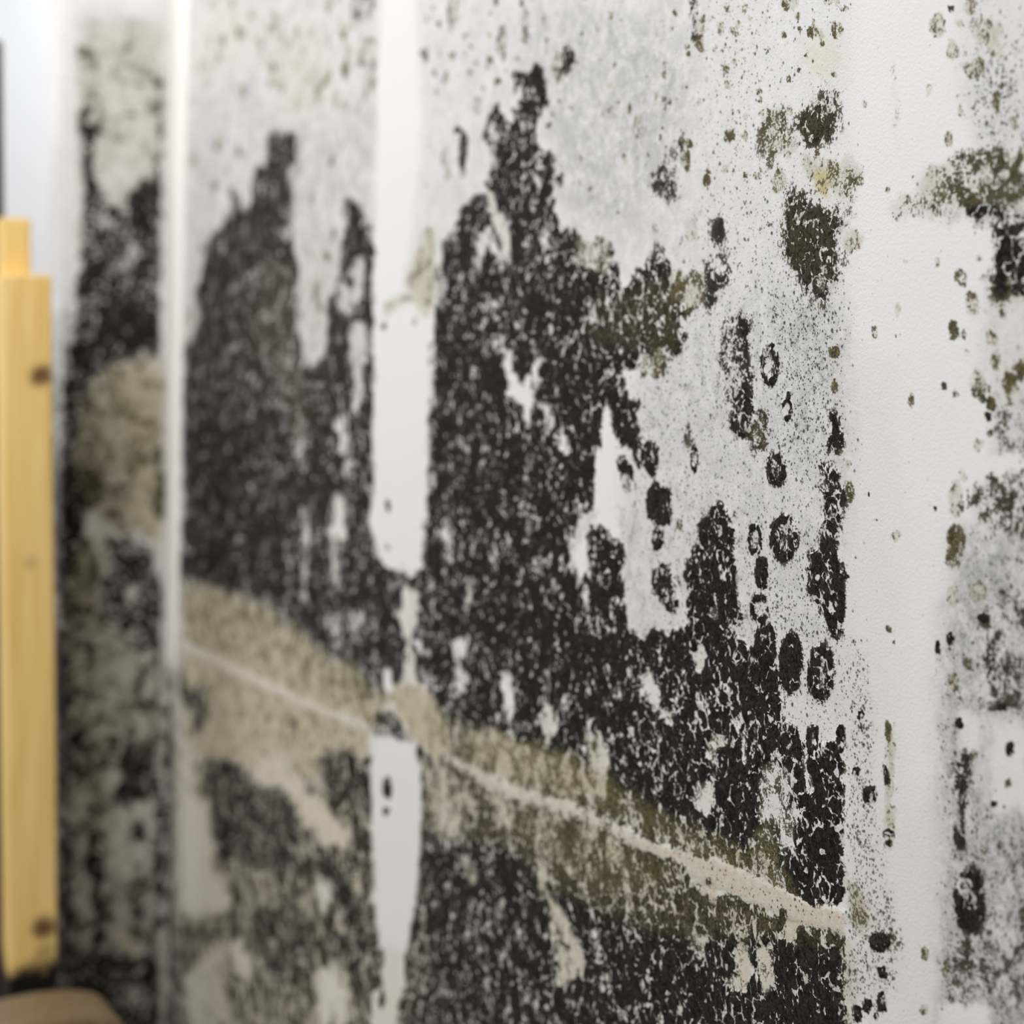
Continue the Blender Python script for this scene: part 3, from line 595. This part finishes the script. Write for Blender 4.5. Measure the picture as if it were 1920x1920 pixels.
TRACED_DETAILS = """
# clean joint compound
P 5 | D0 G0 B0 S.0 O0 Y0 | 717 -180 776 -180 778 60 784 130 788 230 784 330 772 400 766 480 760 520 785 560 790 600 790 640 778 720 772 800 770 880 766 950 760 1000 752 1040 743 1068 726 1064 712 1046 704 1012 692 965 700 940 702 760 701 600 702 480 706 400 706 300 708 150 714 60
P 14 | D.28 O.85 B.5 | 758 540 775 480 800 430 818 420 818 545 805 600 788 585 770 560
P 8 | D.2 O.9 B.4 | 715 570 760 548 770 565 740 585 720 600
P 5 | D0 G0 B.07 S0 O0 | 708 1377 740 1388 769 1386 782 1420 790 1448 790 1530 787 1602 779 1690 776 1720 765 1760 758 1810 760 1840 745 1880 742 1930 696 1930 698 1855 722 1850 718 1790 710 1760 701 1700 704 1602 697 1550 694 1450 700 1410
P 16 | B.4 | 715 1780 758 1780 750 1930 696 1930 698 1860 720 1840
P 8 | D.84 O.3 | 701 1338 735 1332 766 1377 796 1416 796 1442 770 1390 740 1386 707 1379
E 0 | D1.04 O.3 | 726 1478 10 20 ; 724 1521 7 10 ; 718 1874 6 20
E 0 | D.7 O.5 | 727 948 6 14
E 0 | D.45 O.6 | 724 1028 6 8 ; 720 613 8 8 ; 778 600 7 10
P 4 | D0 G0 B.04 S0 O0 | 720 1255 731 1252 737 1290 730 1305 720 1290
P 5 | D.04 B.35 | 758 1100 766 1090 772 1130 766 1190 756 1170
# corner strip of paint
P 7 | D0 G0 B.06 S0 O0 | 316 -180 362 -180 356 100 349 330 344 500 344 640 342 700 339 900 333 1100 330 1200 326 1290 316 1290 310 1290 306 1230 304 1100 302 1000 312 900 314 660 300 630 302 540 304 400 308 200 312 -180
P 5 | D.92 | 316 1320 322 1310 322 1960 315 1960
P 6 | D.30 B.6 | 300 1750 312 1740 314 1960 300 1960
# horizontal seam
P 4 | D.0 B.62 O.0 S0 | 326 1192 400 1226 480 1266 560 1305 640 1341 640 1352 560 1322 480 1284 400 1244 326 1212
P 8 | D.12 B.55 O.3 | 630 1335 700 1366 700 1378 630 1352
P 8 | D.14 B.6 O.4 | 838 1408 900 1440 960 1472 1060 1502 1140 1538 1200 1573 1240 1588 1240 1600 1200 1590 1140 1558 1060 1524 960 1494 900 1464 846 1428
P 5 | D.06 B.75 O.2 S.1 | 1195 1570 1240 1585 1300 1605 1340 1611 1390 1631 1450 1661 1475 1673 1532 1699 1575 1706 1590 1720 1582 1752 1540 1742 1500 1728 1480 1770 1470 1760 1470 1715 1430 1700 1380 1676 1350 1664 1340 1680 1330 1655 1318 1680 1316 1655 1300 1640 1290 1618 1240 1604 1195 1586
E 0 | D.75 O.5 | 1330 1652 9 9 ; 1470 1716 8 14
# colonies with rings
E .75 | D1.02 O.1 | 1443 688 18 38 ; 1477 767 11 25 ; 1416 1011 15 32 ; 1425 1140 18 29 ; 1302 862 8 26 ; 1198 852 10 27 ; 1215 855 8 28 ; 1167 870 10 22
E .45 | D1.04 O.1 | 1455 880 20 35 ; 1470 1008 26 47 ; 1524 1385 11 29 ; 1245 950 18 36 ; 1232 1010 12 20
E .7 | D1.11 | 1437 1209 22 45
E .15 | D1.07 O.05 | 1484 1244 22 58 ; 1230 945 19 40 ; 1222 860 15 36 ; 1428 1075 13 30 ; 1175 890 12 26
E .3 | D0.97 | 1540 1262 26 56
E 0 | D1.04 O.1 | 1446 652 8 10 ; 1575 1378 9 16 ; 1477 740 6 8
E 0 | D.45 G.5 | 1293 820 9 22 ; 1193 925 5 22 ; 1175 905 9 18
E .3 | D1.04 O.1 | 1818 1687 30 58
E .6 | D.3 G.2 | 1805 1664 10 18
E .1 | D.6 O.2 S.5 | 1808 1455 20 46 ; 1800 1550 15 46
# ochre and olive spots
E .1 | D.62 O1 | 1758 48 15 23 ; 1525 60 9 13 ; 1563 660 9 10 ; 1564 725 8 14 ; 1794 1013 17 30
E .2 | D.46 O.95 | 1787 95 12 21 ; 1818 10 12 20 ; 1480 4 17 16 ; 1553 1 11 10 ; 1460 340 15 22 ; 1816 130 9 16 ; 1834 125 12 22 ; 1868 190 9 22 ; 1800 208 7 13 ; 1902 235 8 12 ; 1778 262 9 16 ; 1540 530 8 12 ; 1742 166 7 11
E .5 | D.5 O.9 | 1802 521 13 18 ; 1860 635 10 14 ; 1895 530 8 10
E .1 | D.48 O.8 | 1822 570 14 22 ; 1866 676 11 16 ; 1833 722 15 28 ; 1893 718 15 20 ; 1858 756 10 14 ; 1915 690 10 20 ; 1834 833 9 12 ; 1787 618 9 20 ; 1792 935 15 34 ; 1787 1044 16 26 ; 1787 1280 10 17 ; 1814 1245 9 14 ; 1835 1110 20 22 ; 1786 1120 12 22 ; 1805 1310 7 9 ; 1825 1413 6 9 ; 1735 1790 9 14 ; 1732 1893 8 11 ; 1592 870 5 10 ; 1595 920 7 20 ; 1683 580 7 12 ; 1641 622 8 12 ; 1708 748 6 14 ; 1757 492 5 10 ; 1680 1005 8 12 ; 1668 1180 6 8 ; 1666 1370 6 18 ; 1700 490 4 5
E 0 | D0.99 O.1 | 1853 781 6 7 ; 1782 1195 8 12 ; 1895 1407 8 14 ; 1758 1213 5 9 ; 1680 631 3 6 ; 1753 955 4 6 ; 1631 928 2 4 ; 1642 975 2 4 ; 1675 1202 3 4 ; 1843 1157 12 9 ; 1879 1325 8 8 ; 1800 1355 8 10 ; 1812 1505 6 10 ; 1865 1510 5 8
E .2 | D0.93 O.2 | 1630 1489 15 18 ; 1652 1765 20 20 ; 1655 1880 9 20 ; 1607 1900 10 16 ; 1627 1885 9 14 ; 1645 1905 5 10 ; 1666 1560 10 8 ; 1662 1450 6 22 ; 1667 1580 5 8 ; 1655 1825 8 12 ; 1605 1445 8 10 ; 1615 1340 6 9 ; 1618 1365 6 14
E 0 | D.75 O.3 | 1063 112 13 30 ; 868 289 9 46 ; 860 245 7 12
E .1 | D.45 O.5 | 1045 130 10 28 ; 893 200 12 20 ; 835 295 8 22 ; 598 172 7 13 ; 587 372 6 14 ; 700 140 4 18 ; 690 98 14 26 ; 838 325 6 24 ; 625 440 4 20 ; 610 480 7 10 ; 410 268 10 20 ; 450 283 8 12 ; 400 345 9 14 ; 452 62 9 14 ; 415 80 8 14 ; 988 40 8 30 ; 985 65 8 20 ; 848 20 10 40 ; 940 80 12 34 ; 797 100 10 16
P 6 | D.42 O.2 G.5 | 652 -60 706 -60 704 20 690 40 660 36
E .4 | D.28 O.6 | 1198 240 14 24 ; 1235 55 14 16 ; 1140 210 16 16 ; 1225 430 8 10
E 0 | D.55 O1 | 1145 25 5 7 ; 1172 300 4 9 ; 1360 130 5 8 ; 1365 158 7 10 ; 1368 255 10 14 ; 1398 255 6 9 ; 1395 15 6 10 ; 1360 315 7 10 ; 1417 328 6 9 ; 1444 420 4 6 ; 1427 427 4 6 ; 1325 340 7 11 ; 1330 325 4 5 ; 1310 195 5 6 ; 1284 490 4 5 ; 1497 132 5 5 ; 1564 140 5 7 ; 1620 195 6 10 ; 1665 355 5 7 ; 1272 1030 3 3 ; 1272 985 7 11 ; 1165 265 3 3 ; 1030 235 5 6 ; 1047 190 5 6 ; 847 105 6 9 ; 840 145 6 9 ; 812 135 5 8 ; 920 115 6 9 ; 935 155 6 7 ; 1290 270 8 10 ; 1285 300 8 18
"""


def paint(txt):
    for line in txt.strip().splitlines():
        if not line or line[0] == '#':
            continue
        head, sets, pts = [s.strip() for s in line.split('|')]
        if head[0] == 'P':
            poly(sets, pts, float(head[1:]))
        else:
            for e in pts.split(';'):
                spot(sets, *[float(v) for v in e.split()], ring=float(head[1:]))


def warp(amp_x, amp_y, octaves):
    wx, wy = np.zeros((NY, NX)), np.zeros((NY, NX))
    for i, (cx, cy, a) in enumerate(octaves):
        wx += amp_x * a * vnoise(cx, cy, 50 + i)
        wy += amp_y * a * vnoise(cx, cy, 90 + i)
    jx = np.clip(np.arange(NX)[None] + np.round(wx / ST), 0, NX - 1).astype(int)
    jy = np.clip(np.arange(NY)[:, None] + np.round(wy / ST), 0, NY - 1).astype(int)
    for c in LAYERS:
        LAYERS[c] = LAYERS[c][jy, jx]


paint(TRACED_PATCHES)
# small gaps inside a patch are never quite bare
L = LAYERS['D']
np.maximum(L, np.clip(1.7 * blur(L, 44) - 0.9, 0, 0.55), out=L)
warp(13, 20, [(40, 70, 0.6), (16, 28, 0.8), (7, 12, 0.6)])
# a loose sprinkle of faint ochre spots over the upper middle of the wall
for _ in range(210):
    x, y = rng.uniform(785, 1600), rng.triangular(-150, 60, 480)
    s = rng.uniform(2.2, 6.0) * (0.7 + 0.3 * (x - 785) / 800)
    if LAYERS['D'][int((y - Y0) / ST), int((x - X0) / ST)] < 0.3:
        spot('D%.2f O.9' % rng.uniform(0.3, 0.6), x, y, s, s * rng.uniform(1.2, 2.4))
for _ in range(90):
    x, y = rng.uniform(350, 700), rng.triangular(-150, 0, 420)
    s = rng.uniform(3, 7)
    if LAYERS['D'][int((y - Y0) / ST), int((x - X0) / ST)] < 0.3:
        spot('D%.2f O.8' % rng.uniform(0.2, 0.42), x, y, s, s * rng.uniform(1.5, 3.5))
for _ in range(170):
    x, y = rng.uniform(1770, 2140), rng.uniform(-150, 2050)
    s = rng.uniform(3, 8)
    if LAYERS['D'][int((y - Y0) / ST), int((x - X0) / ST)] < 0.3:
        spot('D%.2f O%.2f' % (rng.uniform(0.3, 0.55), rng.uniform(0.1, 0.8)), x, y, s, s * rng.uniform(1.1, 1.9))
paint(TRACED_DETAILS)
warp(5, 8, [(18, 30, 0.6), (7, 12, 0.7)])

# ---- which part of the wall each lattice cell belongs to
soft = blur(LAYERS['D'], 10)


def mask_of(pts):
    keep = LAYERS['D']
    LAYERS['D'] = np.zeros((NY, NX))
    poly('D1', pts, 0)
    m = LAYERS['D'] > 0.5
    LAYERS['D'] = keep
    return m


STRIPS = [
    ('joint_strip', 'narrow strip of white paint down the wall corner', '303 -180 360 -180 354 100 347 330 342 500 344 640 338 900 332 1100 330 1296 304 1296 304 900 306 400 308 200'),
    ('joint_strip', 'white filled joint between two mould patches, tapering to a point', '714 -180 780 -180 786 60 790 230 785 330 772 400 766 480 768 540 788 570 790 640 780 720 772 880 766 950 758 1020 745 1068 726 1066 712 1046 702 1012 692 965 700 940 701 600 706 300 712 60'),
    ('joint_strip', 'pale leaf-shaped stretch of filled joint below the seam', '708 1377 769 1384 792 1448 788 1602 779 1690 758 1810 745 1880 742 2080 694 2080 720 1850 702 1700 694 1450'),
    ('joint_strip', 'broad clean white filled joint', '1608 -180 1775 -180 1768 240 1690 320 1660 400 1690 440 1770 470 1785 700 1768 900 1752 1300 1755 2080 1700 2080 1690 1600 1650 1300 1612 1000 1600 700 1612 300'),
    ('seam', 'cream ridge of a horizontal joint sloping across the black mould', '326 1190 480 1262 640 1336 715 1366 715 1384 640 1356 480 1288 326 1214'),
    ('seam', 'cream ridge of a horizontal joint below the largest mould patch', '838 1404 960 1470 1060 1500 1140 1534 1240 1583 1340 1609 1450 1659 1532 1697 1588 1710 1584 1752 1500 1730 1380 1680 1290 1640 1200 1590 1060 1526 960 1496 846 1430'),
]
strip_id = np.zeros((NY, NX), int)
for i, (_, _, pts) in enumerate(STRIPS):
    strip_id[mask_of(pts)] = i + 1


def components(m):
    lab = np.zeros(m.shape, int)
    h, w = m.shape
    sizes, n = {}, 0
    seen = m.tolist()
    for sy in range(h):
        row = seen[sy]
        for sx in range(w):
            if not row[sx]:
                continue
            n += 1
            stack, cells = [(sy, sx)], []
            row[sx] = False
            while stack:
                y, x = stack.pop()
                cells.append((y, x))
                for a, b in ((y - 1, x), (y + 1, x), (y, x - 1), (y, x + 1)):
                    if 0 <= a < h and 0 <= b < w and seen[a][b]:
                        seen[a][b] = False
                        stack.append((a, b))
            c = np.array(cells)
            lab[c[:, 0], c[:, 1]] = n
            sizes[n] = len(cells)
    return lab, sizes


WALL_MAT = wall_material()


def sample(px, py):
    j = np.clip(((px - X0) / ST).round().astype(int), 0, NX - 1)
    i = np.clip(((py - Y0) / ST).round().astype(int), 0, NY - 1)
    return i, j


def build_wall(name, xs, ys, axis, value, normal, slab, min_cells, label, patch_label):
    gx, gy = np.meshgrid(xs, ys)
    P = on_plane(gx, gy, axis, value)
    i, j = sample(gx, gy)
    val = {c: LAYERS[c][i, j] for c in LAYERS}
    # the mould stands a little proud of the plaster, the filled joints too
    t = np.clip((soft[i, j] - 0.45) / 0.4, 0, 1)
    rise = 0.0005 * t * t * (3 - 2 * t)
    sm = blur((strip_id >= 5).astype(float), 8)[i, j]
    rise = rise + 0.0006 * sm
    P = P + rise[..., None] * np.array(normal)
    ny, nx = gx.shape
    idx = np.arange(ny * nx).reshape(ny, nx)
    q = np.stack([idx[:-1, :-1], idx[1:, :-1], idx[1:, 1:], idx[:-1, 1:]], -1)
    ci, cj = sample((gx[:-1, :-1] + gx[1:, 1:]) / 2, (gy[:-1, :-1] + gy[1:, 1:]) / 2)
    part = strip_id[ci, cj].copy()
    lab, sizes = components((soft[ci, cj] > 0.5) & (part == 0))
    keep = sorted((k for k in sizes if sizes[k] >= min_cells), key=lambda k: -sizes[k])[:60]
    flatP = P.reshape(-1, 3)
    growth = np.stack([val['D'], val['O'], val['S'], np.ones_like(val['D'])], -1).reshape(-1, 4)
    ground = np.stack([val['G'], val['B'], val['Y'], np.ones_like(val['D'])], -1).reshape(-1, 4)

    def make(pname, faces, extra=None, parent=None):
        used, inv = np.unique(faces.ravel(), return_inverse=True)
        v, f = flatP[used], inv.reshape(-1, 4)
        g1, g2 = growth[used], ground[used]
        if extra:
            ev, ef = extra
            f = np.concatenate([f, np.array(ef) + len(v)])
            v = np.concatenate([v, np.array(ev)])
            pad = np.zeros((len(ev), 4))
            pad[:, 3] = 1
            g1, g2 = np.concatenate([g1, pad]), np.concatenate([g2, pad])
        me = bpy.data.meshes.new(pname)
        me.vertices.add(len(v))
        me.vertices.foreach_set('co', v.astype(np.float32).ravel())
        me.loops.add(len(f) * 4)
        me.loops.foreach_set('vertex_index', f.astype(np.int32).ravel())
        me.polygons.add(len(f))
        me.polygons.foreach_set('loop_start', np.arange(0, len(f) * 4, 4, dtype=np.int32))
        me.update(calc_edges=True)
        for nm, dat in (('growth', g1), ('ground', g2)):
            a = me.attributes.new(nm, 'FLOAT_COLOR', 'POINT')
            a.data.foreach_set('color', dat.astype(np.float32).ravel())
        me.materials.append(WALL_MAT)
        o = bpy.data.objects.new(pname, me)
        COL.objects.link(o)
        if parent:
            o.parent = parent
        return o

    kept = np.isin(lab, keep)
    wall = make(name, q[(part == 0) & ~kept], box(*slab))
    tag(wall, label, 'wall', kind='structure')
    for k in range(1, len(STRIPS) + 1):
        f = q[part == k]
        if len(f) > 60:
            tag(make(STRIPS[k - 1][0], f, parent=wall), STRIPS[k - 1][1])
    for k in keep:
        tag(make('mould_patch', q[lab == k], parent=wall), patch_label)
    return wall


STEP = 3.0
ys = np.arange(-600, 2400 + STEP, STEP)
build_wall('wall_right', np.arange(321, 2260 + STEP, STEP), ys, 0, WALL_X, (-1, 0, 0),
           ((WALL_X + 0.004, -0.9, FLOOR_Z), (WALL_X + 0.12, 3.6, 2.4)), 260,
           'white plastered wall overgrown with black and olive mould, receding to the left', 'black crust of mould')
build_wall('wall_back', np.arange(117, 321 + STEP, STEP), ys, 1, CORNER_Y, (0, -1, 0),
           ((float(on_plane(117, 960, 1, CORNER_Y)[0]) + 0.003, CORNER_Y + 0.004, FLOOR_Z), (WALL_X - 0.002, CORNER_Y + 0.09, 2.4)), 260,
           'narrow mould-stained return wall in the corner behind the wooden post', 'dark grey bloom of mould')

JAMB_X = float(on_plane(117, 960, 1, CORNER_Y)[0])  # edge strip: shade of the gap is painted in together with the mould
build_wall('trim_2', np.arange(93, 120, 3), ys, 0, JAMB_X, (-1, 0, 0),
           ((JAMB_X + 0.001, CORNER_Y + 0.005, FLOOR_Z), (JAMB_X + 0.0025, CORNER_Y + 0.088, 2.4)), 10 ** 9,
           'dark edge of the return wall beside the post, mould with gap shade painted in', 'mould')


# ------------------------------------------------------------------ the room behind
WHITE = plain('white_plaster', (0.86, 0.87, 0.89), 0.85, 0.03, 8)
v, f = box((-1.6, 3.30, FLOOR_Z), (WALL_X, 3.42, 2.4))
tag(mesh_obj('wall_far', v, f, WHITE), 'bright white wall of the next room behind the wooden post', 'wall', kind='structure')
v, f = box((-1.6, -0.9, FLOOR_Z - 0.1), (WALL_X + 0.12, 3.42, FLOOR_Z))
tag(mesh_obj('floor', v, f, plain('bare_concrete', (0.22, 0.18, 0.13), 0.85, 0.3, 14)), 'dusty brown concrete floor', 'floor', kind='structure')


# ------------------------------------------------------------------ white filler along the corner
stations = [(-600, 322, 374), (-180, 318, 366), (100, 315, 357), (350, 310, 349), (700, 311, 343), (1000, 309, 339), (1150, 306, 335), (1230, 306, 333), (1285, 309, 328)]
bv, bf = [], []
for n, (yy, xl, xr) in enumerate(stations):
    pl = on_plane(min(xl, 320.0), yy, 1, CORNER_Y)
    pr = on_plane(xr, yy, 0, WALL_X)
    pr[2] = pl[2]
    k = 1.0 if n < len(stations) - 1 else 0.3
    for s in range(9):
        f = s / 8
        q = pl * (1 - f) + pr * f
        out = 0.0045 * k * math.sin(math.pi * f)
        bv.append(q + np.array([-0.75 * out - 0.0002, -0.65 * out - 0.0002, 0]))
    bv.append(np.array([WALL_X + 0.003, CORNER_Y + 0.003, pl[2]]))
for n in range(len(stations) - 1):
    for s in range(10):
        a, b = n * 10 + s, n * 10 + (s + 1) % 10
        bf.append((a, b, b + 10, a + 10))
bf.append(tuple(range(9, -1, -1)))
bf.append(tuple(range((len(stations) - 1) * 10, len(stations) * 10)))
bead = mesh_obj('trim_1', bv, bf, plain('fresh_filler', (0.92, 0.905, 0.87), 0.7, 0.04, 60))
for f in bead.data.polygons:
    f.use_smooth = True
tag(bead, 'narrow strip of clean white filler running down the wall corner', 'trim', kind='structure')


# ------------------------------------------------------------------ timber
def beam(name, plane, depth, top_px, bottom_px, mat, bevel=0.003):
    """upright board whose face is seen between two pixels at its top and two lower down; its foot meets the floor"""
    (xa, xb, ya), (xc, xd, yc) = top_px, bottom_px
    T = [on_plane(xa, ya, 1, plane), on_plane(xb, ya, 1, plane)]
    B = [on_plane(xc, yc, 1, plane), on_plane(xd, yc, 1, plane)]
    v = []
    for yy in (plane, plane + depth):
        for P1, P2 in zip(T, B):
            zt = T[0][2]
            k = (zt - FLOOR_Z) / (zt - P2[2])
            v += [(P1[0], yy, zt), (P1[0] + (P2[0] - P1[0]) * k, yy, FLOOR_Z)]
    f = [(0, 1, 3, 2), (4, 6, 7, 5), (0, 2, 6, 4), (1, 5, 7, 3), (0, 4, 5, 1), (2, 3, 7, 6)]
    o = mesh_obj(name, v, f, mat)
    m = o.modifiers.new('bevel', 'BEVEL')
    m.width, m.segments = bevel, 3
    return o


def at(x, y, plane):
    return on_plane(x, y, 1, plane)


yf = 1.80
k1, k2, k3 = at(80, 704, yf), at(58, 1055, yf), at(82, 1742, yf)
foot = at(45, 1812, yf)
WOOD = wood_material('pine', (0.88, 0.64, 0.255), (0.77, 0.50, 0.16),
                     [(k1[0], k1[2], 0.014, 0.95), (k2[0], k2[2], 0.008, 0.35), (k3[0], k3[2], 0.015, 0.95)], (foot[0], foot[2]))
post = bpy.data.objects.new('wooden_post', None)
post.location = (float(at(60, 1700, yf)[0]), yf + 0.02, FLOOR_Z)
COL.objects.link(post)
tag(post, 'yellow pine post with dark knots standing upright at the left edge', 'post')


def local(o, root):
    o.parent = root
    o.matrix_parent_inverse = Matrix.Translation(-Vector(root.location))
    return o


local(beam('upright', yf, 0.036, (3, 98, 513), (17, 108, 1700), WOOD), post)
local(beam('backing_board', yf + 0.0362, 0.026, (1, 58, 407), (15, 70, 1700), WOOD), post)

tag(beam('upright_rail', 1.875, 0.03, (-30, 5, 74), (-20, 22, 1700), plain('dark_paint', (0.055, 0.048, 0.040), 0.6, 0.2), 0.002),
    'thin dark upright at the very left edge beside the wooden post', 'rail')

yb = 1.66
v = []
a, b = at(-70, 1876, yb + 0.09), at(196, 1876, yb + 0.09)
x0, x1, zt = float(a[0]), float(b[0]), float(a[2])
prof = [(0.0, -0.03)] + [(0.5 - 0.5 * math.cos(math.pi * s / 14), 0.022 * (math.sin(math.pi * s / 14) ** 0.7 - 1)) for s in range(15)] + [(1.0, -0.03)]
prof = [(u, zt + dz) for u, dz in prof]
prof[0], prof[-1] = (0.0, FLOOR_Z), (1.0, FLOOR_Z)
n = len(prof)
for yy in (yb, yb + 0.09):
    v += [(x0 + (x1 - x0) * u, yy, z) for u, z in prof]
f = [tuple(range(n)), tuple(range(2 * n - 1, n - 1, -1))] + [(i, i + n, (i + 1) % n + n, (i + 1) % n) for i in range(n)]
blk = mesh_obj('timber_block', v, f, wood_material('weathered_timber', (0.20, 0.14, 0.072), (0.13, 0.09, 0.045)))
m = blk.modifiers.new('bevel', 'BEVEL')
m.width, m.segments = 0.006, 3
tag(blk, 'brown round-topped timber block lying on the floor at the foot of the post', 'timber')
